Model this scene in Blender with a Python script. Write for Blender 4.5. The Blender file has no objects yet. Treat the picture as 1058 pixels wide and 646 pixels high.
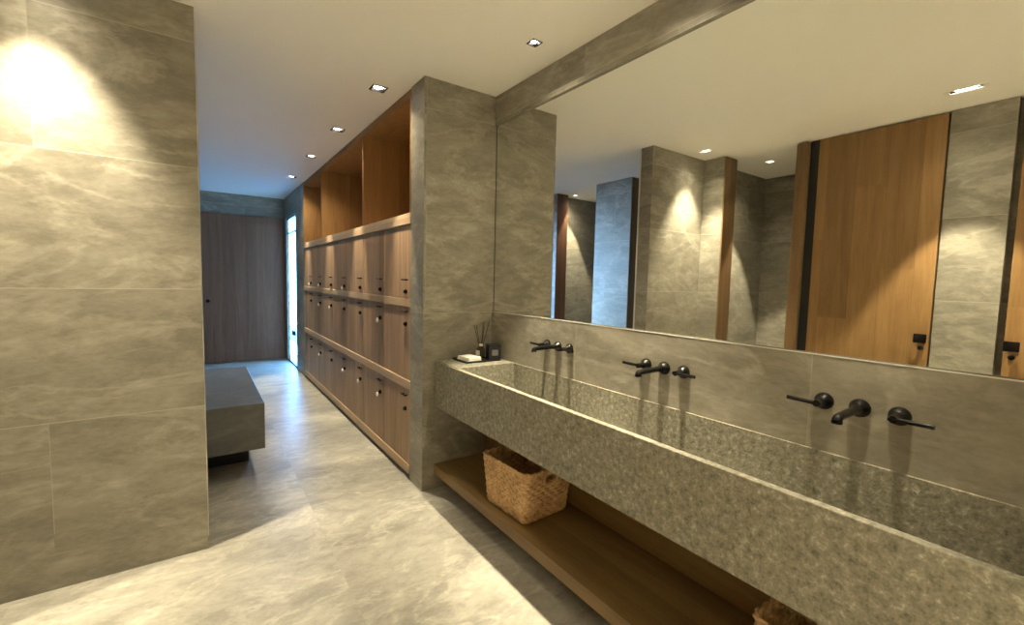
import bpy, bmesh, math, random
from mathutils import Vector, Matrix
random.seed(7)
PI = math.pi
sc = bpy.context.scene
col = sc.collection

# ------------------------------------------------------------------ view
sc.view_settings.view_transform = 'Standard'
sc.view_settings.look = 'None'
sc.view_settings.gamma = 1.0
sc.view_settings.use_curve_mapping = False
sc.view_settings.exposure = 1.03
sc.cycles.max_bounces = 14
sc.cycles.diffuse_bounces = 8
sc.cycles.glossy_bounces = 6
sc.cycles.use_denoising = True
sc.cycles.sample_clamp_indirect = 6.0

# ------------------------------------------------------------------ measures (metres)
H = 2.639                 # ceiling
W = 1.679                 # tap wall plane
WM = 1.692                # mirror plane
XL = 1.161                # pier / locker front plane
YP = 2.641                # pier face
ZL, ZT = 1.177, 2.449     # mirror bottom and top
XT, ZTOP, ZBOT = 1.245, 0.859, 0.562   # trough
YN = -1.55                # wall behind the camera
YD = 8.271                # far wall

# ------------------------------------------------------------------ node helpers
class NT:
    def __init__(self, name):
        self.m = bpy.data.materials.new(name); self.m.use_nodes = True
        self.t = self.m.node_tree; self.b = self.t.nodes['Principled BSDF']
    def n(self, typ, **kw):
        o = self.t.nodes.new(typ)
        for k, v in kw.items():
            if k.startswith('i_'):
                key = k[2:]; o.inputs[int(key) if key.isdigit() else key].default_value = v
            else: setattr(o, k, v)
        return o
    def l(self, a, b): self.t.links.new(a, b)
    def math(self, op, a, b=None, c=None):
        o = self.n('ShaderNodeMath', operation=op)
        for i, v in enumerate((a, b, c)):
            if v is None: continue
            if isinstance(v, (int, float)): o.inputs[i].default_value = v
            else: self.l(v, o.inputs[i])
        return o.outputs[0]
    def mix(self, f, a, b, mode='MIX'):
        o = self.n('ShaderNodeMix', data_type='RGBA', blend_type=mode)
        for i, v in ((0, f), (6, a), (7, b)):
            if isinstance(v, (int, float)): o.inputs[i].default_value = v
            elif isinstance(v, tuple): o.inputs[i].default_value = (*v, 1) if len(v) == 3 else v
            else: self.l(v, o.inputs[i])
        return o.outputs[2]
    def noise(self, vec, scale, detail=4, rough=.55, dist=0.0):
        o = self.n('ShaderNodeTexNoise'); o.inputs['Scale'].default_value = scale
        o.inputs['Detail'].default_value = detail; o.inputs['Roughness'].default_value = rough
        o.inputs['Distortion'].default_value = dist
        if vec is not None: self.l(vec, o.inputs['Vector'])
        return o.outputs['Fac']
    def ramp(self, f, stops):
        o = self.n('ShaderNodeValToRGB'); r = o.color_ramp
        while len(r.elements) < len(stops): r.elements.new(.5)
        for e, (p, c) in zip(r.elements, stops): e.position = p; e.color = (*c, 1)
        self.l(f, o.inputs[0]); return o.outputs[0]
    def pos(self):
        tc = self.n('ShaderNodeTexCoord'); s = self.n('ShaderNodeSeparateXYZ')
        self.l(tc.outputs['Object'], s.inputs[0]); return tc.outputs['Object'], s.outputs
    def comb(self, x, y, z):
        o = self.n('ShaderNodeCombineXYZ')
        for i, v in enumerate((x, y, z)):
            if isinstance(v, (int, float)): o.inputs[i].default_value = v
            else: self.l(v, o.inputs[i])
        return o.outputs[0]
    def bump(self, h, strength, dist=.01):
        o = self.n('ShaderNodeBump'); o.inputs['Strength'].default_value = strength; o.inputs['Distance'].default_value = dist
        self.l(h, o.inputs['Height']); self.l(o.outputs[0], self.b.inputs['Normal'])
    def set(self, **kw):
        for k, v in kw.items():
            k = k.replace('_', ' ')
            if isinstance(v, (int, float)): self.b.inputs[k].default_value = v
            elif isinstance(v, tuple): self.b.inputs[k].default_value = (*v, 1) if len(v) == 3 else v
            else: self.l(v, self.b.inputs[k])

def plain(name, c, rough=.5, metal=0.0, **kw):
    t = NT(name); t.set(Base_Color=c, Roughness=rough, Metallic=metal, **kw)
    v, _ = t.pos(); t.bump(t.noise(v, 90, 2), .04, .002); return t.m

def tile_mat(name, dark, mid, light, joint, rough, floor=False, spec=.5, wo=.741, wsp=.578):
    """large format veined stone tile, thin pale joints"""
    t = NT(name); v, s = t.pos()
    geo = t.n('ShaderNodeNewGeometry'); ns = t.n('ShaderNodeSeparateXYZ'); t.l(geo.outputs['True Normal'], ns.inputs[0])
    isx = t.math('GREATER_THAN', t.math('ABSOLUTE', ns.outputs[0]), .5)
    if floor:
        u, w = s[0], s[1]; row = t.math('FLOOR', t.math('DIVIDE', t.math('SUBTRACT', w, 0.22), 1.2))
        uo, usp, wo, wsp = .52, 1.2, .22, 1.2
        ush = t.math('MULTIPLY', 0.0, row)
    else:
        u = t.math('ADD', t.math('MULTIPLY', s[0], t.math('SUBTRACT', 1.0, isx)), t.math('MULTIPLY', t.math('ADD', t.math('SUBTRACT', s[1], .604), t.math('MULTIPLY', t.math('LESS_THAN', s[0], 0.0), .85)), isx))
        w = s[2]; row = t.math('FLOOR', t.math('DIVIDE', t.math('SUBTRACT', w, wo), wsp))
        uo, usp = -.545, 1.15
        m3 = t.math('FLOORED_MODULO', t.math('ADD', row, 1.0), 3.0)
        ush = t.math('MULTIPLY', .57, t.math('GREATER_THAN', m3, .5))
    uu = t.math('DIVIDE', t.math('SUBTRACT', t.math('SUBTRACT', u, uo), ush), usp)
    ww = t.math('DIVIDE', t.math('SUBTRACT', w, wo), wsp)
    ju = t.math('LESS_THAN', t.math('MULTIPLY', t.math('FRACT', uu), usp), .0035)
    jw = t.math('LESS_THAN', t.math('MULTIPLY', t.math('FRACT', ww), wsp), .0035)
    jm = t.math('MAXIMUM', t.math('MULTIPLY', ju, .5), jw)
    if not floor: jm = t.math('MULTIPLY', jm, t.math('GREATER_THAN', w, .25))
    tid = t.comb(t.math('FLOOR', uu), t.math('FLOOR', ww), isx)
    wn = t.n('ShaderNodeTexWhiteNoise', noise_dimensions='3D'); t.l(tid, wn.inputs['Vector'])
    # each tile is cut from another part of the slab
    off = t.n('ShaderNodeVectorMath', operation='MULTIPLY_ADD'); t.l(wn.outputs['Color'], off.inputs[0])
    off.inputs[1].default_value = (7, 7, 7); t.l(v, off.inputs[2]); p = off.outputs[0]
    mp = t.n('ShaderNodeMapping'); mp.inputs['Rotation'].default_value = (.5, .5, .6); mp.inputs['Scale'].default_value = (1, 1, 2.4) if not floor else (1.7, 3.2, 1.7)
    t.l(p, mp.inputs['Vector'])
    cloud = t.noise(mp.outputs[0], 1.9, 9, .64, .35)
    fine = t.noise(mp.outputs[0], 9, 6, .65, .5)
    vn = t.noise(mp.outputs[0], 1.25, 6, .6, .5)
    vein = t.math('SUBTRACT', 1.0, t.math('MINIMUM', 1.0, t.math('MULTIPLY', t.math('ABSOLUTE', t.math('SUBTRACT', vn, .5)), 26.0)))
    vm = t.math('MULTIPLY', vein, t.math('MULTIPLY', t.math('POWER', fine, 2.0), 1.5))
    rid = t.math('ABSOLUTE', t.math('MULTIPLY_ADD', t.noise(mp.outputs[0], 3.4, 8, .66, .6), 2.0, -1.0))
    mic = t.noise(mp.outputs[0], 30, 5, .7)
    f = t.math('ADD', t.math('MULTIPLY', cloud, .58), t.math('ADD', t.math('MULTIPLY', fine, .22), t.math('ADD', t.math('MULTIPLY', rid, .24), t.math('MULTIPLY_ADD', mic, .20, -.05))))
    c = t.ramp(f, [(.36, dark), (.48, mid), (.62, light)])
    c = t.mix(vm, c, tuple(min(1, x * 1.28) for x in light))
    tint = t.math('MULTIPLY_ADD', wn.outputs['Value'], .10, .95)
    c = t.mix(1.0, c, t.comb(tint, tint, tint), 'MULTIPLY')
    c = t.mix(t.math('MULTIPLY', jm, .45 if floor else .85), c, joint)
    t.set(Base_Color=c, Roughness=t.math('MULTIPLY_ADD', fine, .16, rough - .08)); t.b.inputs['Specular IOR Level'].default_value = spec
    t.bump(t.math('SUBTRACT', t.math('MULTIPLY', t.math('ADD', fine, mic), .3), t.math('MULTIPLY', jm, 1.0)), .12, .004)
    return t.m

def wood_mat(name, c1, c2, c3, plank=.14, axis='y', rough=.5, along='z', lenp=0.0):
    """planked wood, grain along one axis; planks differ in tone"""
    t = NT(name); v, s = t.pos(); ix = dict(x=0, y=1, z=2)
    geo = t.n('ShaderNodeNewGeometry'); oi = t.n('ShaderNodeObjectInfo')
    u = s[ix[axis]]; g = s[ix[along]]; other = [i for i in range(3) if i not in (ix[axis], ix[along])][0]
    k = t.math('FLOOR', t.math('DIVIDE', u, plank))
    kk = t.math('FLOOR', t.math('DIVIDE', t.math('ADD', g, t.math('MULTIPLY', k, .618 * max(lenp, 1))), lenp)) if lenp else 0.0
    wn = t.n('ShaderNodeTexWhiteNoise', noise_dimensions='3D'); t.l(t.comb(k, kk, 0.0), wn.inputs['Vector'])
    sh = t.math('MULTIPLY', wn.outputs['Value'], 9.0)
    p = t.comb(t.math('MULTIPLY', t.math('ADD', u, sh), 16), t.math('MULTIPLY', s[other], 16), t.math('ADD', t.math('MULTIPLY', g, 1.1), sh))
    big = t.noise(p, .55, 5, .6, 1.4); fine = t.noise(p, 4.5, 4, .6, .3)
    f = t.math('ADD', t.math('MULTIPLY', big, .65), t.math('MULTIPLY', fine, .35))
    c = t.ramp(f, [(.3, c1), (.5, c2), (.72, c3)])
    tn = t.math('MULTIPLY_ADD', wn.outputs['Value'], .34, .83)
    c = t.mix(1.0, c, t.comb(tn, tn, tn), 'MULTIPLY')
    jn = t.math('LESS_THAN', t.math('FRACT', t.math('DIVIDE', u, plank)), .0022 / plank)
    c = t.mix(t.math('MULTIPLY', jn, .45), c, tuple(x * .45 for x in c1))
    t.set(Base_Color=c, Roughness=rough); t.b.inputs['Specular IOR Level'].default_value = .35
    t.bump(f, .1, .003); return t.m

def granite_mat(name):
    t = NT(name); v, s = t.pos()
    a = t.noise(v, 48, 5, .62, .25); b = t.noise(v, 130, 3, .6); d = t.noise(v, 5, 4, .6)
    f = t.math('ADD', t.math('MULTIPLY', a, .6), t.math('ADD', t.math('MULTIPLY', b, .3), t.math('MULTIPLY', d, .1)))
    c = t.ramp(f, [(.36, (.10, .096, .070)), (.46, (.195, .184, .142)), (.55, (.255, .240, .19)), (.66, (.46, .44, .37))])
    t.set(Base_Color=c, Roughness=.62); t.b.inputs['Specular IOR Level'].default_value = .45
    t.bump(f, .55, .006); return t.m

def emit_mat(name, c, s):
    t = NT(name); t.set(Base_Color=(.9, .9, .9), Emission_Color=c, Emission_Strength=s); return t.m

def wicker_mat(name):
    t = NT(name); v, s = t.pos(); a = t.noise(v, 60, 4, .6); b = t.noise(v, 9, 3)
    f = t.math('ADD', t.math('MULTIPLY', a, .6), t.math('MULTIPLY', b, .4))
    c = t.ramp(f, [(.32, (.22, .12, .05)), (.5, (.50, .31, .14)), (.68, (.72, .50, .26))])
    t.set(Base_Color=c, Roughness=.7); t.bump(a, .3, .004); return t.m

TILE = tile_mat('veined grey beige wall tile', (0.166, 0.151, 0.119), (0.239, 0.220, 0.179), (0.323, 0.302, 0.250), (0.400, 0.376, 0.320), .46)
PIER = tile_mat('veined grey beige pier tile', (0.166, 0.151, 0.119), (0.239, 0.220, 0.179), (0.323, 0.302, 0.250), (0.368, 0.344, 0.288), .46, wo=1.172, wsp=1.277)
FLOOR = tile_mat('pale veined floor tile', (.225, .213, .182), (.32, .303, .262), (.405, .385, .332), (.36, .34, .30), .35, True)
SLATE = tile_mat('grey bench stone', (.085, .083, .078), (.11, .107, .10), (.14, .137, .13), (.13, .125, .12), .36)
GRAN = granite_mat('flamed granite')
CEIL = plain('white ceiling paint', (.92, .905, .87), .8)
LOCK = wood_mat('grey brown oak', (.23, .142, .082), (.35, .225, .135), (.46, .31, .195), .132, 'y', .5)
RAIL = wood_mat('pale oak rail', (.34, .235, .145), (.46, .325, .205), (.55, .405, .27), .09, 'z', .5, 'y')
NICHE = wood_mat('warm oak board', (.22, .105, .036), (.30, .160, .06), (.38, .22, .09), .16, 'x', .5)
DOORW = wood_mat('warm oak door', (0.184, 0.100, 0.036), (0.248, 0.142, 0.056), (0.296, 0.184, 0.080), .20, 'y', .42, 'z', 1.7)
BACKD = wood_mat('brown oak door', (.115, .052, .030), (.165, .078, .046), (.21, .105, .064), .15, 'x', .5)
SHELF = wood_mat('oak shelf board', (.125, .076, .026), (.175, .110, .040), (.22, .148, .06), .11, 'x', .45, 'y')
JAMB = wood_mat('oak jamb', (.12, .068, .032), (.165, .10, .048), (.21, .13, .065), .3, 'x', .4)
BLACK = plain('satin black metal', (.006, .0055, .0055), .22)
BPLAST = plain('black card', (.006, .0055, .007), .5)
BLACK.node_tree.nodes['Principled BSDF'].inputs['Specular IOR Level'].default_value = .22
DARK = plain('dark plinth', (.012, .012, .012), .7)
WHITE = plain('white plastic', (.85, .83, .78), .4)
TOWEL = plain('white cotton', (.88, .86, .80), .9)
GREY = plain('grey label', (.15, .145, .16), .5)
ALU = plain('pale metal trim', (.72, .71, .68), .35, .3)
FRAME = plain('dark grey metal', (.06, .065, .075), .4, .5)
REED = plain('dark reed', (.05, .038, .025), .8)
LAMP = emit_mat('lit lamp lens', (1, .9, .72), 14.0)
WICK = wicker_mat('woven wicker')
t = NT('mirror glass'); t.set(Base_Color=(.90, .915, .89), Roughness=0.0, Metallic=1.0); MIRR = t.m
def glass_mat(name, c=(1, 1, 1)):
    t = NT(name); g = t.n('ShaderNodeBsdfTransparent'); r = t.n('ShaderNodeBsdfGlossy'); m = t.n('ShaderNodeMixShader')
    g.inputs[0].default_value = (*c, 1); r.inputs['Roughness'].default_value = .02; m.inputs[0].default_value = .06
    t.l(g.outputs[0], m.inputs[1]); t.l(r.outputs[0], m.inputs[2]); t.l(m.outputs[0], t.t.nodes['Material Output'].inputs[0]); return t.m
GLASS = glass_mat('clear pane'); BOTTLE = glass_mat('amber liquid glass', (.75, .7, .6))

# ------------------------------------------------------------------ mesh helpers
class MB:
    def __init__(self): self.b = bmesh.new()
    def box(self, x0, x1, y0, y1, z0, z1, bev=0.0, seg=2):
        g = bmesh.ops.create_cube(self.b, size=1.0); vs = g['verts']
        for v in vs: v.co = Vector(((x0+x1)/2 + v.co.x*(x1-x0), (y0+y1)/2 + v.co.y*(y1-y0), (z0+z1)/2 + v.co.z*(z1-z0)))
        if bev:
            es = list({e for v in vs for e in v.link_edges})
            bmesh.ops.bevel(self.b, geom=es, offset=bev, segments=seg, affect='EDGES', profile=.5)
        return self
    def obox(self, c, sx, sy, sz, rot, bev=0.0):
        g = bmesh.ops.create_cube(self.b, size=1.0); vs = g['verts']; M = Matrix.Translation(c) @ rot.to_4x4() @ Matrix.Diagonal((sx, sy, sz, 1))
        for v in vs: v.co = M @ v.co
        if bev: bmesh.ops.bevel(self.b, geom=list({e for v in vs for e in v.link_edges}), offset=bev, segments=2, affect='EDGES', profile=.5)
        return self
    def tube(self, pts, rad, seg=14, caps=True):
        pts = [Vector(p) for p in pts]; n = len(pts)
        rs = rad if isinstance(rad, (list, tuple)) else [rad]*n
        rings = []; ref = None
        for i, p in enumerate(pts):
            d = (pts[min(i+1, n-1)] - pts[max(i-1, 0)]).normalized()
            if ref is None: ref = Vector((0, 0, 1)) if abs(d.z) < .9 else Vector((1, 0, 0))
            a = d.cross(ref).normalized(); b = a.cross(d).normalized(); ref = b
            rings.append([self.b.verts.new(p + (a*math.cos(2*PI*k/seg) + b*math.sin(2*PI*k/seg))*rs[i]) for k in range(seg)])
        for r0, r1 in zip(rings, rings[1:]):
            for k in range(seg): self.b.faces.new((r0[k], r0[(k+1) % seg], r1[(k+1) % seg], r1[k]))
        if caps: self.b.faces.new(rings[0][::-1]); self.b.faces.new(rings[-1])
        return self
    def lathe(self, prof, c, axis, seg=28):
        """prof: (distance along axis, radius)"""
        ax = Vector(axis).normalized(); c = Vector(c)
        return self.tube2([c + ax*d for d, r in prof], [r for d, r in prof], ax, seg)
    def tube2(self, pts, rs, ax, seg):
        ref = Vector((0, 0, 1)) if abs(ax.z) < .9 else Vector((1, 0, 0)); a = ax.cross(ref).normalized(); b = a.cross(ax).normalized()
        rings = [[self.b.verts.new(p + (a*math.cos(2*PI*k/seg)+b*math.sin(2*PI*k/seg))*max(r, 1e-4)) for k in range(seg)] for p, r in zip(pts, rs)]
        for r0, r1 in zip(rings, rings[1:]):
            for k in range(seg): self.b.faces.new((r0[k], r0[(k+1) % seg], r1[(k+1) % seg], r1[k]))
        self.b.faces.new(rings[0][::-1]); self.b.faces.new(rings[-1]); return self
    def build(self, name, mat, parent=None, smooth=None, label=None):
        bmesh.ops.recalc_face_normals(self.b, faces=self.b.faces[:])
        me = bpy.data.meshes.new(name); self.b.to_mesh(me); self.b.free()
        me.materials.append(mat)
        if smooth is not None:
            for p in me.polygons: p.use_smooth = True
            me.set_sharp_from_angle(angle=math.radians(smooth))
        o = bpy.data.objects.new(name, me); col.objects.link(o)
        if parent: o.parent = parent
        if label: o['label'] = label
        return o
def struct(name, mb, mat):
    o = mb.build(name, mat); o['kind'] = 'structure'; return o
def tag(o, label, cat, group=None):
    o['label'] = label; o['category'] = cat
    if group: o['group'] = group
    return o
def thing(name, loc, label, cat, group=None):
    o = bpy.data.objects.new(name, None); col.objects.link(o); o.location = loc; o.empty_display_size = .1
    return tag(o, label, cat, group)
def kids(o): return [c for c in bpy.data.objects if c.parent == o]
def copy_tree(o, parent=None):
    ch = kids(o)
    c = o.copy(); col.objects.link(c)
    if parent: c.parent = parent
    for k in ch: copy_tree(k, c)
    return c

# ------------------------------------------------------------------ the room shell
struct('floor', MB().box(-2.4, 1.9, YN-.2, YD+.2, -.1, 0), FLOOR)

# lights in the ceiling: (x, y, label)
DL = [
 (.995, 3.006, 'square black downlight nearest the stone pier in the row along the lockers'),
 (.990, 4.047, 'square black downlight second from the stone pier in the locker row'),
 (.985, 5.109, 'square black downlight third from the stone pier in the locker row'),
 (.985, 6.322, 'square black downlight farthest along the lockers, by the bright doorway'),
 (1.462, 1.935, 'small square downlight above the far tap set of the stone basin'),
 (1.462, 1.205, 'square downlight above the middle tap set of the stone basin'),
 (1.462, .49, 'square downlight above the near tap set of the stone basin'),
 (-.51, 2.465, 'downlight washing the stone partition, seen in the mirror'),
 (-.526, .738, 'downlight near the oak door, brightest lamp in the mirror'),
 (-1.323, 2.267, 'downlight inside the stone alcove, seen in the mirror'),
 (-1.10, 4.86, 'downlight washing the far alcove wall behind the bench'),
 (.15, -1.08, 'middle one of three fill downlights added behind the viewer'),  # this and the next two are added lamps, to brighten the ceiling
 (-.50, -1.08, 'fill downlight added behind the viewer, near the oak doors'),
 (1.10, -1.08, 'fill downlight added behind the viewer, near the basin end'),
]
HS = .047
# size of each fitting: (x factor, y factor, pale frame)
def fit_size(x, y):
    if x > 1.3: return (.62, .62, False)
    if (x, y) == (-.526, .738): return (.7, 2.0, True)
    if x < 0 and 2.4 < y < 3: return (.6, 1.3, True)
    if x < 0 and y > 0: return (.75, .75, True)
    return (1, 1, False)
DL = [(x, y, l, HS*fit_size(x, y)[0], HS*fit_size(x, y)[1]) for x, y, l in DL]
xs = sorted({-2.4, 1.9} | {round(x+s*hx, 4) for x, y, _, hx, hy in DL for s in (-1, 1)})
ys = sorted({YN-.2, YD+.2} | {round(y+s*hy, 4) for x, y, _, hx, hy in DL for s in (-1, 1)})
b = bmesh.new(); vv = {}
def gv(x, y, z):
    k = (x, y, z)
    if k not in vv: vv[k] = b.verts.new(k)
    return vv[k]
def inhole(cx, cy): return any(abs(cx-x) < hx and abs(cy-y) < hy for x, y, _, hx, hy in DL)
for x0, x1 in zip(xs, xs[1:]):
    for y0, y1 in zip(ys, ys[1:]):
        cx, cy = (x0+x1)/2, (y0+y1)/2
        b.faces.new([gv(x, y, H+.16) for x, y in ((x0, y0), (x1, y0), (x1, y1), (x0, y1))])
        if not inhole(cx, cy):
            b.faces.new([gv(x, y, H) for x, y in ((x0, y0), (x0, y1), (x1, y1), (x1, y0))])
for x, y, _, hx, hy in DL:
    q = [(round(x+a*hx, 4), round(y+c*hy, 4)) for a, c in ((-1, -1), (1, -1), (1, 1), (-1, 1))]
    for p0, p1 in zip(q, q[1:]+q[:1]):
        b.faces.new([gv(*p0, H), gv(*p1, H), gv(*p1, H+.16), gv(*p0, H+.16)])
m = MB(); m.b.free(); m.b = b
struct('ceiling', m, CEIL)

# right hand (tap) wall: lower slab, upper band, backing behind the mirror
struct('wall_right', MB().box(W, 1.86, YN, YP, 0, ZL).box(W, 1.86, YN, YP, ZT, H).box(WM+.008, 1.86, YN, YP, ZL-.001, ZT+.001), TILE)
# stone pier between vanity and lockers, and the piece beyond the lockers
struct('wall_middle', MB().box(XL, 1.86, YP, YP+.205, 0, H), PIER)
LY0, LY1 = YP+.205, 6.575
struct('wall_right', MB().box(XL, 1.86, LY1, 7.2, 0, H).box(XL, 1.215, 7.2, YD+.12, 2.30, H).box(XL, 1.20, 8.03, YD+.12, 0, 2.30).box(1.70, 1.86, LY0, LY1, 0, H), TILE)
struct('wall_back', MB().box(-2.3, 1.166, YD, YD+.12, 0, H), TILE)
# partition on the left of the picture with its return towards the viewer
struct('wall_left', MB().box(-1.0, .006, 2.653, 2.79, 0, H).box(-1.0, -.80, 2.440, 2.653, 0, H), TILE)
struct('trim', MB().box(.002, .011, 2.782, 2.796, 0, H-.004), ALU)
struct('trim', MB().box(-1.0, -.797, 2.424, 2.439, 0, H-.004, .003), JAMB)
# alcove behind, to the left
struct('wall_left', MB().box(-2.2, -1.0, 2.653, 2.79, 0, H).box(-2.2, -2.05, 1.6, 2.653, 0, H).box(-2.2, -.93, 1.50, 1.74, 0, H), TILE)
struct('trim', MB().box(-.99, -.875, 1.745, 1.84, 0, H-.004, .018, 4), JAMB)
# near left wall: stone between two full height doors
struct('wall_left', MB().box(-1.05, -.91, .557, .872, 0, H).box(-1.15, -.985, .872, 1.5, 0, H).box(-1.15, -.985, YN, .557, 0, H), TILE)
struct('trim', MB().box(-.962, -.925, 1.677, 1.745, 0, H-.004), DARK)  # dark strip paints the shade in the gap between jamb and door
def leaf(name, y0, y1, hy, levers):
    d = struct(name, MB().box(-.955, -.915, y0, y1, .006, H-.008, .003), DOORW)
    m = MB().lathe([(0, .028), (.008, .028), (.011, .024)], (-.915, hy, 1.045), (1, 0, 0))
    m.tube([(-.905, hy, 1.045), (-.868, hy, 1.045)], .0085)
    m.box(-.872, -.858, hy-.036, hy+.036, 1.012, 1.078, .006)
    m.lathe([(0, .017), (.012, .017), (.02, .008)], (-.915, hy, .972), (1, 0, 0), 20)
    m.build('door_handle', BLACK, d, 35); return d
leaf('door_1', .885, 1.675, .925, 1)
leaf('door_2', -.28, .520, .48, 1)
struct('wall_left', MB().box(-1.05, -.91, YN, -.30, 0, H), TILE)
struct('wall_front', MB().box(-1.05, 1.86, YN-.12, YN, 0, H), TILE)
# left side of the locker room: short wall, two openings, alcove walls
struct('wall_left', MB().box(-1.0, -.80, 3.575, 4.143, 0, H), TILE)
struct('trim', MB().box(-.995, -.797, 3.560, 3.574, 0, H-.004, .003), JAMB)
struct('wall_left', MB().box(-1.0, -.80, 4.905, YD, 0, H).box(-2.2, -1.0, 5.05, 5.2, 0, H).box(-2.2, -2.05, 2.79, 5.05, 0, H), TILE)
struct('trim', MB().box(-.995, -.797, 4.890, 4.904, 0, H-.004, .003), BACKD)

# ------------------------------------------------------------------ far end: door and daylight opening
d3 = struct('door_3', MB().box(.034, 1.158, YD-.045, YD-.005, .012, 2.316, .003), BACKD)
MB().box(.034, 1.158, YD-.0475, YD-.044, .012, .20, .001).box(.034, 1.158, YD-.0475, YD-.044, 2.2, 2.316, .001).build('rail', BACKD, d3)
MB().lathe([(0, .026), (.008, .026), (.01, .012), (.03, .012), (.034, .026), (.048, .024), (.052, .01)], (.095, YD-.045, .974), (0, -1, 0)).build('door_handle', BLACK, d3, 40)
s = thing('light_switch', (-.012+.02, YD, 1.30), 'small white light switch on the wall left of the far wooden door', 'switch')
s.location = (.012, YD, 1.30)
MB().box(-.016, .016, -.009, 0, -.045, .045, .003).build('switch_plate', WHITE, s)
MB().box(-.008, .008, -.013, -.008, -.02, .02, .002).build('rocker', WHITE, s)
w1 = struct('window_1', MB().box(1.175, 1.21, 7.202, 7.228, 0, 2.298).box(1.175, 1.21, 7.228, 8.028, 2.275, 2.298).box(1.175, 1.21, 7.228, 8.028, 2.050, 2.070).box(1.175, 1.21, 7.228, 8.028, 0, .025), FRAME)
MB().box(1.190, 1.196, 7.228, 8.028, .025, 2.05).box(1.190, 1.196, 7.228, 8.028, 2.07, 2.275).build('pane', GLASS, w1)
MB().box(1.150, 1.19, 7.42, 7.54, .475, .55, .008).build('door_handle', BLACK, w1)
struct('daylight_block_wall', MB().box(1.301, 9, 6.9, 7.19, 0, 4.0), TILE)  # unseen wall added to keep daylight off the far door
struct('daylight_block_roof', MB().box(1.216, 3.0, 6.9, 10.0, 2.6, 2.75), TILE)  # unseen overhang added to cut the high-angle daylight
struct('ground_outside', MB().box(1.86, 8, 3, 14, -.25, -.02), plain('grey paving', (.18, .18, .18), .8))

# ------------------------------------------------------------------ lockers
lk = thing('locker_cabinet', (XL, LY0, 0), 'long built-in oak locker bank with three rows of doors and open niches above', 'lockers')
def P(mb, name, mat, par=lk, **kw):
    for v in mb.b.verts: v.co -= Vector((XL, LY0, 0))
    return mb.build(name, mat, par, **kw)
NC = 7; cw = (LY1-LY0-.012)/NC; ya = LY0+.006
ZR = [(.035, .10), (.631, .692), (1.201, 1.254), (1.761, 1.833)]
P(MB().box(XL+.03, 1.69, LY0+.004, LY1-.004, .035, 1.80), 'carcass', BPLAST)
P(MB().box(XL+.035, 1.68, LY0+.004, LY1-.004, .0, .036), 'plinth', DARK)
for z0, z1 in ZR: P(MB().box(XL-.004, XL+.035, LY0+.004, LY1-.004, z0, z1, .002), 'rail', RAIL)
NZ0, NZ1 = 1.833, 2.585
P(MB().box(1.672, 1.69, LY0+.004, LY1-.004, 1.80, H-.006), 'niche_back', NICHE, label='warm lit oak back of the open niches')
P(MB().box(XL+.03, 1.672, LY0+.004, LY1-.004, 1.80, NZ0-.001), 'niche_floor', NICHE)
P(MB().box(XL+.001, 1.672, LY0+.004, LY1-.004, NZ1, H-.006), 'niche_top', NICHE)
for y in (LY0+.016, ya+2*cw, ya+5*cw, LY1-.016):
    P(MB().box(XL, 1.671, y-.0115, y+.0115, NZ0, NZ1-.001, .001), 'divider', NICHE)
white = {(0, 3), (0, 6), (1, 1), (1, 4), (1, 5), (2, 1), (2, 2), (2, 3), (2, 5), (0, 5)}
rows = [(1.254, 1.761, 1.385, 1.303), (.692, 1.201, 1.168, 1.080), (.10, .631, .585, .485)]
for r, (z0, z1, zb, zk) in enumerate(rows):
    for c in range(NC):
        y0, y1 = ya + c*cw, ya + (c+1)*cw
        d = P(MB().box(XL+.004, XL+.026, y0+.004, y1-.004, z0+.003, z1-.003, .0015), 'door', LOCK)
        yk = y0 + .078
        m = MB().tube([(XL-.016, yk-.038, zb), (XL-.016, yk+.038, zb)], .0055, 10)
        for q in (-.026, .026): m.tube([(XL+.005, yk+q, zb), (XL-.016, yk+q, zb)], .0045, 8)
        P(m, 'door_handle', BLACK, d, smooth=40)
        P(MB().lathe([(0, .016), (.010, .016), (.013, .013), (.020, .010), (.021, .004)], (XL+.0045, yk, zk), (-1, 0, 0), 20), 'lock', BLACK, d, smooth=40)
        if (r, c) in white:
            m = MB().lathe([(0, .015), (.003, .017), (.007, .017), (.009, .015)], (XL-.019, yk+.008, zk-.018), (-1, 0, 0), 24)
            m.tube([(XL-.0165, yk, zk), (XL-.022, yk+.004, zk-.008)], .003, 8)
            P(m, 'key_fob', WHITE, d, smooth=40, label='round white key fob')

# ------------------------------------------------------------------ bench
bn = thing('bench', (0, 4.15, 0), 'low grey stone block bench on a recessed dark plinth', 'bench')
MB().box(-.50, .345, 3.419-4.15, 4.879-4.15, .203, .522, .004).build('seat', SLATE, bn)
MB().box(-.42, .271, 3.785-4.15, 4.80-4.15, 0, .204).build('plinth', DARK, bn)

# ------------------------------------------------------------------ mirror
mr = thing('wall_mirror', (WM, 1.1, ZL), 'long frameless mirror set into the stone wall above the basin', 'mirror')
MB().box(0, .007, YN+.01-1.1, YP-.006-1.1, .001, ZT-ZL-.001).build('mirror_pane', MIRR, mr)
MB().box(W+.003-WM, -.0002, YN+.01-1.1, YP-.006-1.1, .0008, .0022).build('painted_gap_shade', plain('dark painted gap shade', (.07, .06, .038), .6), mr)  # dark strip paints the shade on the ledge below the mirror
MB().box(-.001, .007, YP-.006-1.1, YP-.001-1.1, .001, ZT-ZL-.001).build('edge_trim', FRAME, mr)

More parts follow.
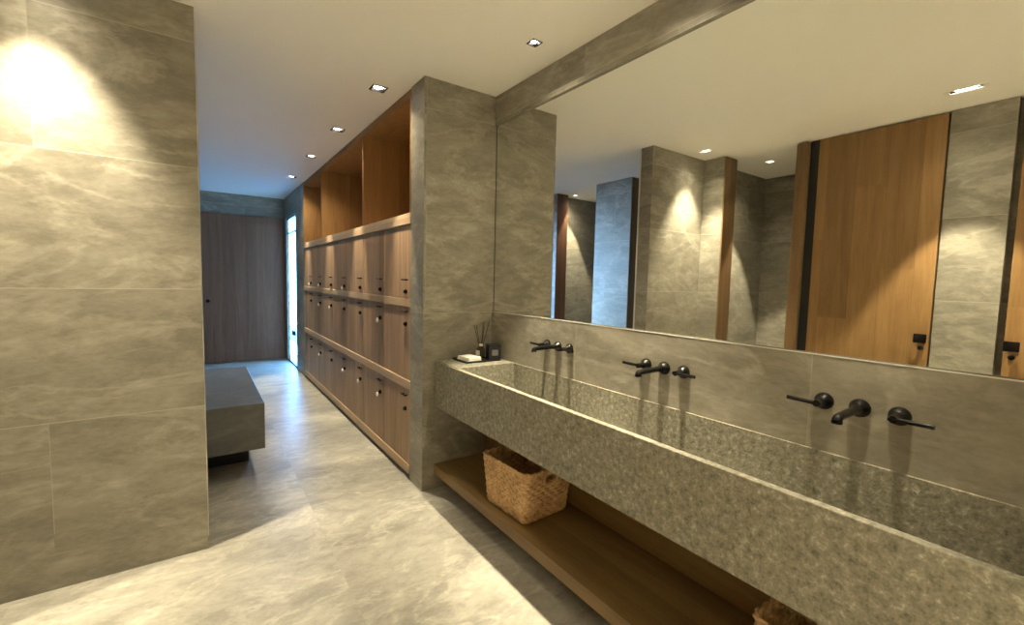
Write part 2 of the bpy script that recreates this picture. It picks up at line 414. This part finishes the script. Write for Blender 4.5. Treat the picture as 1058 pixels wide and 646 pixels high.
# ------------------------------------------------------------------ trough basin
TY0, TY1 = -.42, YP-.001          # outer ends
BY0, BY1 = -.10, 2.335            # basin ends
rim = .026; bf = XT+rim; bb = W-.012; zb_ = .655
m = MB()
def ring(x0, x1, y0, y1, z): return [m.b.verts.new((x, y, z)) for x, y in ((x0, y0), (x1, y0), (x1, y1), (x0, y1))]
o0 = ring(XT, W-.001, TY0, TY1, ZBOT); o1 = ring(XT, W-.001, TY0, TY1, ZTOP)
i1 = ring(bf, bb, BY0, BY1, ZTOP); i0 = ring(bf+.006, bb-.002, BY0+.006, BY1-.006, zb_)
F = m.b.faces.new
F(o0[::-1])
for k in range(4):
    n = (k+1) % 4
    F((o0[k], o0[n], o1[n], o1[k])); F((o1[k], o1[n], i1[n], i1[k])); F((i1[k], i1[n], i0[n], i0[k]))
F(i0)
es = [e for e in m.b.edges if e.calc_length() > .1 and abs(e.verts[0].co.z-ZTOP) < 1e-4 and abs(e.verts[1].co.z-ZTOP) < 1e-4]
bmesh.ops.bevel(m.b, geom=es, offset=.0025, segments=2, affect='EDGES', profile=.5)
sink = m.build('trough_sink', GRAN)
struct('trim', MB().box(W-.0012, W+.0025, YN, YP-.001, ZL-.003, ZL+.0006), ALU)  # pale strip stands in for the light caught on the ledge edge
tag(sink, 'long grey granite trough basin fixed to the wall below the mirror', 'sink')
MB().box(XT+.012, W-.012, BY1+.0, TY1-.002, ZTOP-.0005, ZTOP+.0045, .001).build('end_slab', GRAN, sink)
for y in (1.92, 1.205, .49):
    MB().lathe([(0, .036), (.003, .036), (.005, .028), (.0055, .01)], (1.48, y, zb_), (0, 0, 1)).build('drain', BLACK, sink, 40)

# shelf under the basin
sh = thing('wood_shelf', (1.45, 1.1, .1), 'long oak shelf mounted low under the granite basin', 'shelf')
MB().box(XT-1.45, 1.677-1.45, TY0-1.1, YP-.002-1.1, .008, .07, .002).build('shelf_board', SHELF, sh)
MB().box(1.655-1.45, 1.677-1.45, TY0-1.1, YP-.002-1.1, .0705, .455).build('back_panel', SHELF, sh)
for y in (2.3, 1.1, -.1):
    MB().box(1.40-1.45, 1.677-1.45, y-.02-1.1, y+.02-1.1, -.04, .0075).build('bracket', FRAME, sh)

# ------------------------------------------------------------------ taps
def make_tap(label):
    t = thing('wall_tap', (W, 0, 1.026), label, 'tap', 'black wall-mounted tap sets over the basin')
    sp = MB().lathe([(0, .0285), (.006, .0285), (.012, .027), (.022, .019), (.030, .0145), (.06, .0125)], (0, 0, 0), (-1, 0, 0))
    sp.tube([(-.05, 0, 0), (-.12, 0, -.001), (-.160, 0, -.002), (-.170, 0, -.003), (-.176, 0, -.007), (-.178, 0, -.013)], [.0125, .0122, .012, .0125, .0132, .0138], 18)
    sp = sp.build('spout', BLACK, t, 40)
    MB().lathe([(0, .0142), (.006, .0142)], (-.178, 0, -.013), (0, 0, -1)).build('nozzle', BLACK, sp, 40)
    for sgn in (1, -1):
        h = MB().lathe([(0, .0275), (.006, .0275), (.013, .026), (.022, .018), (.03, .012), (.048, .0105), (.066, .0105)], (0, sgn*.097, 0), (-1, 0, 0))
        h = h.build('handle', BLACK, t, 40)
        lv = MB().tube([(-.060, sgn*.084, 0), (-.060, sgn*(.097+.088), .001)], .0068, 14)
        lv.build('lever', BLACK, h, 40)
    return t
T0 = make_tap('black wall tap set nearest the small tray, at the far end of the basin')
T0.location.y = 1.92
for y, lb in ((1.205, 'black wall tap set in the middle of the three above the basin'), (.49, 'black wall tap set closest to the viewer, right of the picture')):
    T = copy_tree(T0); T.location.y = y; T['label'] = lb

# ------------------------------------------------------------------ downlights
def make_downlight():
    t = thing('downlight', (0, 0, H), '', 'downlight', 'recessed square ceiling downlights')
    m = MB(); o, i, hh = .050, .0375, .003
    for (x0, x1, y0, y1) in ((-o, o, -o, -i), (-o, o, i, o), (-o, -i, -i, i), (i, o, -i, i)): m.box(x0, x1, y0, y1, -hh, .0005)
    m.build('frame', BLACK, t)
    m = MB(); a = .0445; w = .0375
    for (x0, x1, y0, y1) in ((-a, a, -a, -w), (-a, a, w, a), (-a, -w, -w, w), (w, a, -w, w)): m.box(x0, x1, y0, y1, .0006, .075)
    m.box(-a, a, -a, a, .075, .08).build('can', BLACK, t)
    MB().lathe([(0, .006), (.002, .024), (.006, .031), (.012, .031), (.045, .028)], (0, 0, .002), (0, 0, 1), 24).build('lamp', LAMP, t, 40, label='glowing round lamp')
    return t
D0 = make_downlight()
WARM = (1.0, .87, .60)
def spot(x, y, z, ang, blend, power, rad=.02):
    L = bpy.data.lights.new('downlight_beam', 'SPOT'); L.energy = power; L.color = WARM; L.spot_size = math.radians(ang); L.spot_blend = blend; L.shadow_soft_size = rad
    o = bpy.data.objects.new('downlight_beam', L); o.location = (x, y, z); col.objects.link(o); o['kind'] = 'helper'
# x, y -> beam angle, blend, beam power, spill power
def rig(x, y):
    if x > 1.3: return (42 if y > 1.6 else 38 if y > 1 else 30, .85, 245 if y > 1 else 100, 11 if y > 1 else 3)   # over the basin
    if y < 0: return (56, .4, 30 if x > 1 else 860, 7)                         # fill lamps added behind the viewer
    if x > .9: return (33, .6, 115, 25)                                        # along the lockers
    if x > -.6 and y > 2: return (67, .8, 200, 8)                              # washing the partition
    return (54, .25, 165, 11)
for i, (x, y, lb, hx, hy) in enumerate(DL):
    t = D0 if i == 0 else copy_tree(D0)
    sx, sy, pale = fit_size(x, y); t.scale = (sx, sy, 1)
    if pale:
        fr = [c for c in kids(t) if c.name.startswith('frame')][0]; fr.data = fr.data.copy(); fr.data.materials[0] = WHITE
    t.location = (x, y, H); t['label'] = lb
    ang, bl, pw, sp = rig(x, y)
    spot(x, y, H-.004, ang, bl, pw, .02)
    spot(x, y, H-.006, 125, 1.0, sp, .022)

# ------------------------------------------------------------------ tray group on the end slab
zs = ZTOP+.0045
tr = thing('tray', (1.47, 2.535, zs), 'flat black tray at the left end of the basin top', 'tray')
m = MB().box(-.10, .10, -.095, .095, 0, .006, .002)
for a in ((-.10, .10, -.095, -.089), (-.10, .10, .089, .095), (-.10, -.094, -.089, .089), (.094, .10, -.089, .089)): m.box(*a, .005, .012)
m.build('tray_base', BPLAST, tr)
tw = thing('folded_towel', (1.435, 2.52, zs+.0065), 'small folded white towel lying on the black tray', 'towel')
for k in range(3):
    MB().box(-.052+.001*k, .052-.001*k, -.065, .065-.002*k, .0092*k, .0092*k+.0088, .004, 3).build('fold', TOWEL, tw, 60)
tw.rotation_euler.z = math.radians(8)
bx = thing('black_box', (1.592, 2.475, zs), 'square black box with a grey label beside the tray', 'box')
MB().box(-.042, .042, -.035, .035, 0, .108, .003).build('carton', BPLAST, bx)
MB().box(-.020, .022, -.0365, -.0349, .036, .074, .0005).build('label_patch', GREY, bx)
bx.rotation_euler.z = math.radians(-14)
rd = thing('reed_diffuser', (1.553, 2.572, zs+.0065), 'glass reed diffuser with dark sticks behind the black box', 'diffuser')
MB().lathe([(0, .026), (.003, .029), (.055, .029), (.066, .022), (.072, .012), (.088, .012)], (0, 0, 0), (0, 0, 1)).build('bottle', BOTTLE, rd, 40)
MB().lathe([(0, .0135), (.014, .0135)], (0, 0, .078), (0, 0, 1)).build('collar', WHITE, rd, 40)
MB().obox(Vector((-.0285, -.010, .034)), .002, .032, .034, Matrix.Rotation(.35, 3, 'Z')).build('bottle_label', WHITE, rd)
for tx, ty, tz in ((-.055, .0, .225), (-.02, .03, .22), (.03, .02, .235), (.062, -.005, .245), (.045, .035, .21)):
    k = .25
    MB().tube([(-tx*k*.4, -ty*k*.4, .012), (tx, ty, tz)], .0022, 8).build('reed', REED, rd, 40)

# ------------------------------------------------------------------ wicker baskets
def rrect(hx, hy, r, n=10, m=26):
    pts = []
    for cx, cy, a0 in ((hx-r, hy-r, 0), (-hx+r, hy-r, 90), (-hx+r, -hy+r, 180), (hx-r, -hy+r, 270)):
        for k in range(n+1):
            a = math.radians(a0 + 90*k/n); pts.append((cx + r*math.cos(a), cy + r*math.sin(a)))
    out = []; N = len(pts)
    for i in range(N):
        p, q = pts[i], pts[(i+1) % N]; L = math.dist(p, q); kk = max(1, int(round(L/.0065)))
        for j in range(kk): out.append((p[0]+(q[0]-p[0])*j/kk, p[1]+(q[1]-p[1])*j/kk))
    return out
def make_basket(label):
    t = thing('wicker_basket', (0, 0, 0), label, 'basket', 'wicker baskets on the low shelf')
    hx0, hy0, hx1, hy1, hh = .150, .170, .168, .195, .258
    base = rrect(hx1, hy1, .035); N = len(base); K = 84
    m = MB(); rings = []
    for sgn, off in ((1, 0), (-1, -.009)):
        rg = []
        for k in range(K+1):
            f = k/K; z = .004 + f*hh; sx = (hx0+(hx1-hx0)*f)/hx1; sy = (hy0+(hy1-hy0)*f)/hy1
            r = []
            for i, (x, y) in enumerate(base):
                L = math.hypot(x, y); row = int(k/6)
                # round horizontal strands passing alternately in front of and behind the uprights
                st = .0022*abs(math.sin(PI*k/6)) + .0036*math.cos(2*PI*i/8 + PI*(row % 2))
                d = off + sgn*st
                r.append(m.b.verts.new((x*sx + x/L*d, y*sy + y/L*d, z)))
            rg.append(r)
        rings.append(rg)
    hole = lambda x, y, z: abs(x) < .036 and abs(y) > hy0 and abs(x) < .034 and .196 < z < .234
    for rg in rings:
        for k in range(K):
            for i in range(N):
                q = (rg[k][i], rg[k][(i+1) % N], rg[k+1][(i+1) % N], rg[k+1][i])
                c = sum((v.co for v in q), Vector())/4
                if not hole(c.x, c.y, c.z): m.b.faces.new(q)
    m.build('woven_side', WICK, t, 70)
    m = MB(); bt = [m.b.verts.new((x*hx0/hx1*.985, y*hy0/hy1*.985, .002)) for x, y in base]; m.b.faces.new(bt)
    bt = [m.b.verts.new((x*hx0/hx1*.985, y*hy0/hy1*.985, .010)) for x, y in base]; m.b.faces.new(bt)
    m.build('base', WICK, t)
    m = MB()
    for ph in (0, PI):
        pts = []
        for i in range(0, N+1, 1):
            x, y = base[i % N]; L = math.hypot(x, y); a = 2*PI*i/14 + ph
            d = -.003 + .0045*math.cos(a); pts.append((x + x/L*d, y + y/L*d, hh + .006 + .0045*math.sin(a)))
        m.tube(pts, .0055, 8)
    m.build('rim', WICK, t, 60)
    for s in (-1, 1):
        yy = s*(hy0+(hy1-hy0)*.85-.004); c = [(-.038, .192), (.038, .192), (.038, .238), (-.038, .238), (-.038, .192)]
        MB().tube([(x, yy, z) for x, z in c], .0065, 8).build('grip', WICK, t, 60)
    return t
B0 = make_basket('woven wicker basket standing near the left end of the low shelf')
B0.location = (1.445, 1.885, .1705); B0.rotation_euler.z = math.radians(3)
B1 = copy_tree(B0); B1['label'] = 'woven wicker basket at the near end of the shelf, mostly hidden under the basin'
B1.location = (1.46, .40, .1705); B1.rotation_euler.z = math.radians(-2)

# ------------------------------------------------------------------ daylight
wd = bpy.data.worlds.new('daylight'); sc.world = wd; wd.use_nodes = True
bg = wd.node_tree.nodes['Background']; bg.inputs[0].default_value = (.11, .42, 1.0, 1); bg.inputs[1].default_value = 17.0
pl = bpy.data.lights.new('daylight_portal', 'AREA'); pl.shape = 'RECTANGLE'; pl.size = 1.0; pl.size_y = 2.3; pl.cycles.is_portal = True
po = bpy.data.objects.new('daylight_portal', pl); po.location = (1.23, 7.75, 1.15); po.rotation_euler = (0, PI/2, 0); col.objects.link(po); po['kind'] = 'helper'

sl = bpy.data.lights.new('low_sky_light', 'SUN'); sl.energy = 24.0; sl.angle = math.radians(22); sl.color = (.36, .64, 1.0)
so = bpy.data.objects.new('low_sky_light', sl); col.objects.link(so); so['kind'] = 'helper'
so.rotation_euler = Vector((-.42, -.87, -.06)).to_track_quat('-Z', 'Y').to_euler(); so.location = (4, 13, 3)

# ------------------------------------------------------------------ camera
YAW, PITCH, ROLL, FPX = .6120, .0730, .0226, 460.0355
cy, sy = math.cos(YAW), math.sin(YAW)
fw = Vector((sy*math.cos(PITCH), cy*math.cos(PITCH), -math.sin(PITCH)))
rt = Vector((cy, -sy, 0)); up = rt.cross(fw)
r2 = rt*math.cos(ROLL) + up*math.sin(ROLL); u2 = up*math.cos(ROLL) - rt*math.sin(ROLL)
cd = bpy.data.cameras.new('camera'); cam = bpy.data.objects.new('camera', cd); col.objects.link(cam)
cam.matrix_world = Matrix(((r2.x, u2.x, -fw.x, 0), (r2.y, u2.y, -fw.y, 0), (r2.z, u2.z, -fw.z, 1.4), (0, 0, 0, 1)))
cd.sensor_width = 36.0; cd.lens = 36.0*FPX/1058.0; cd.clip_start = .02
sc.camera = cam
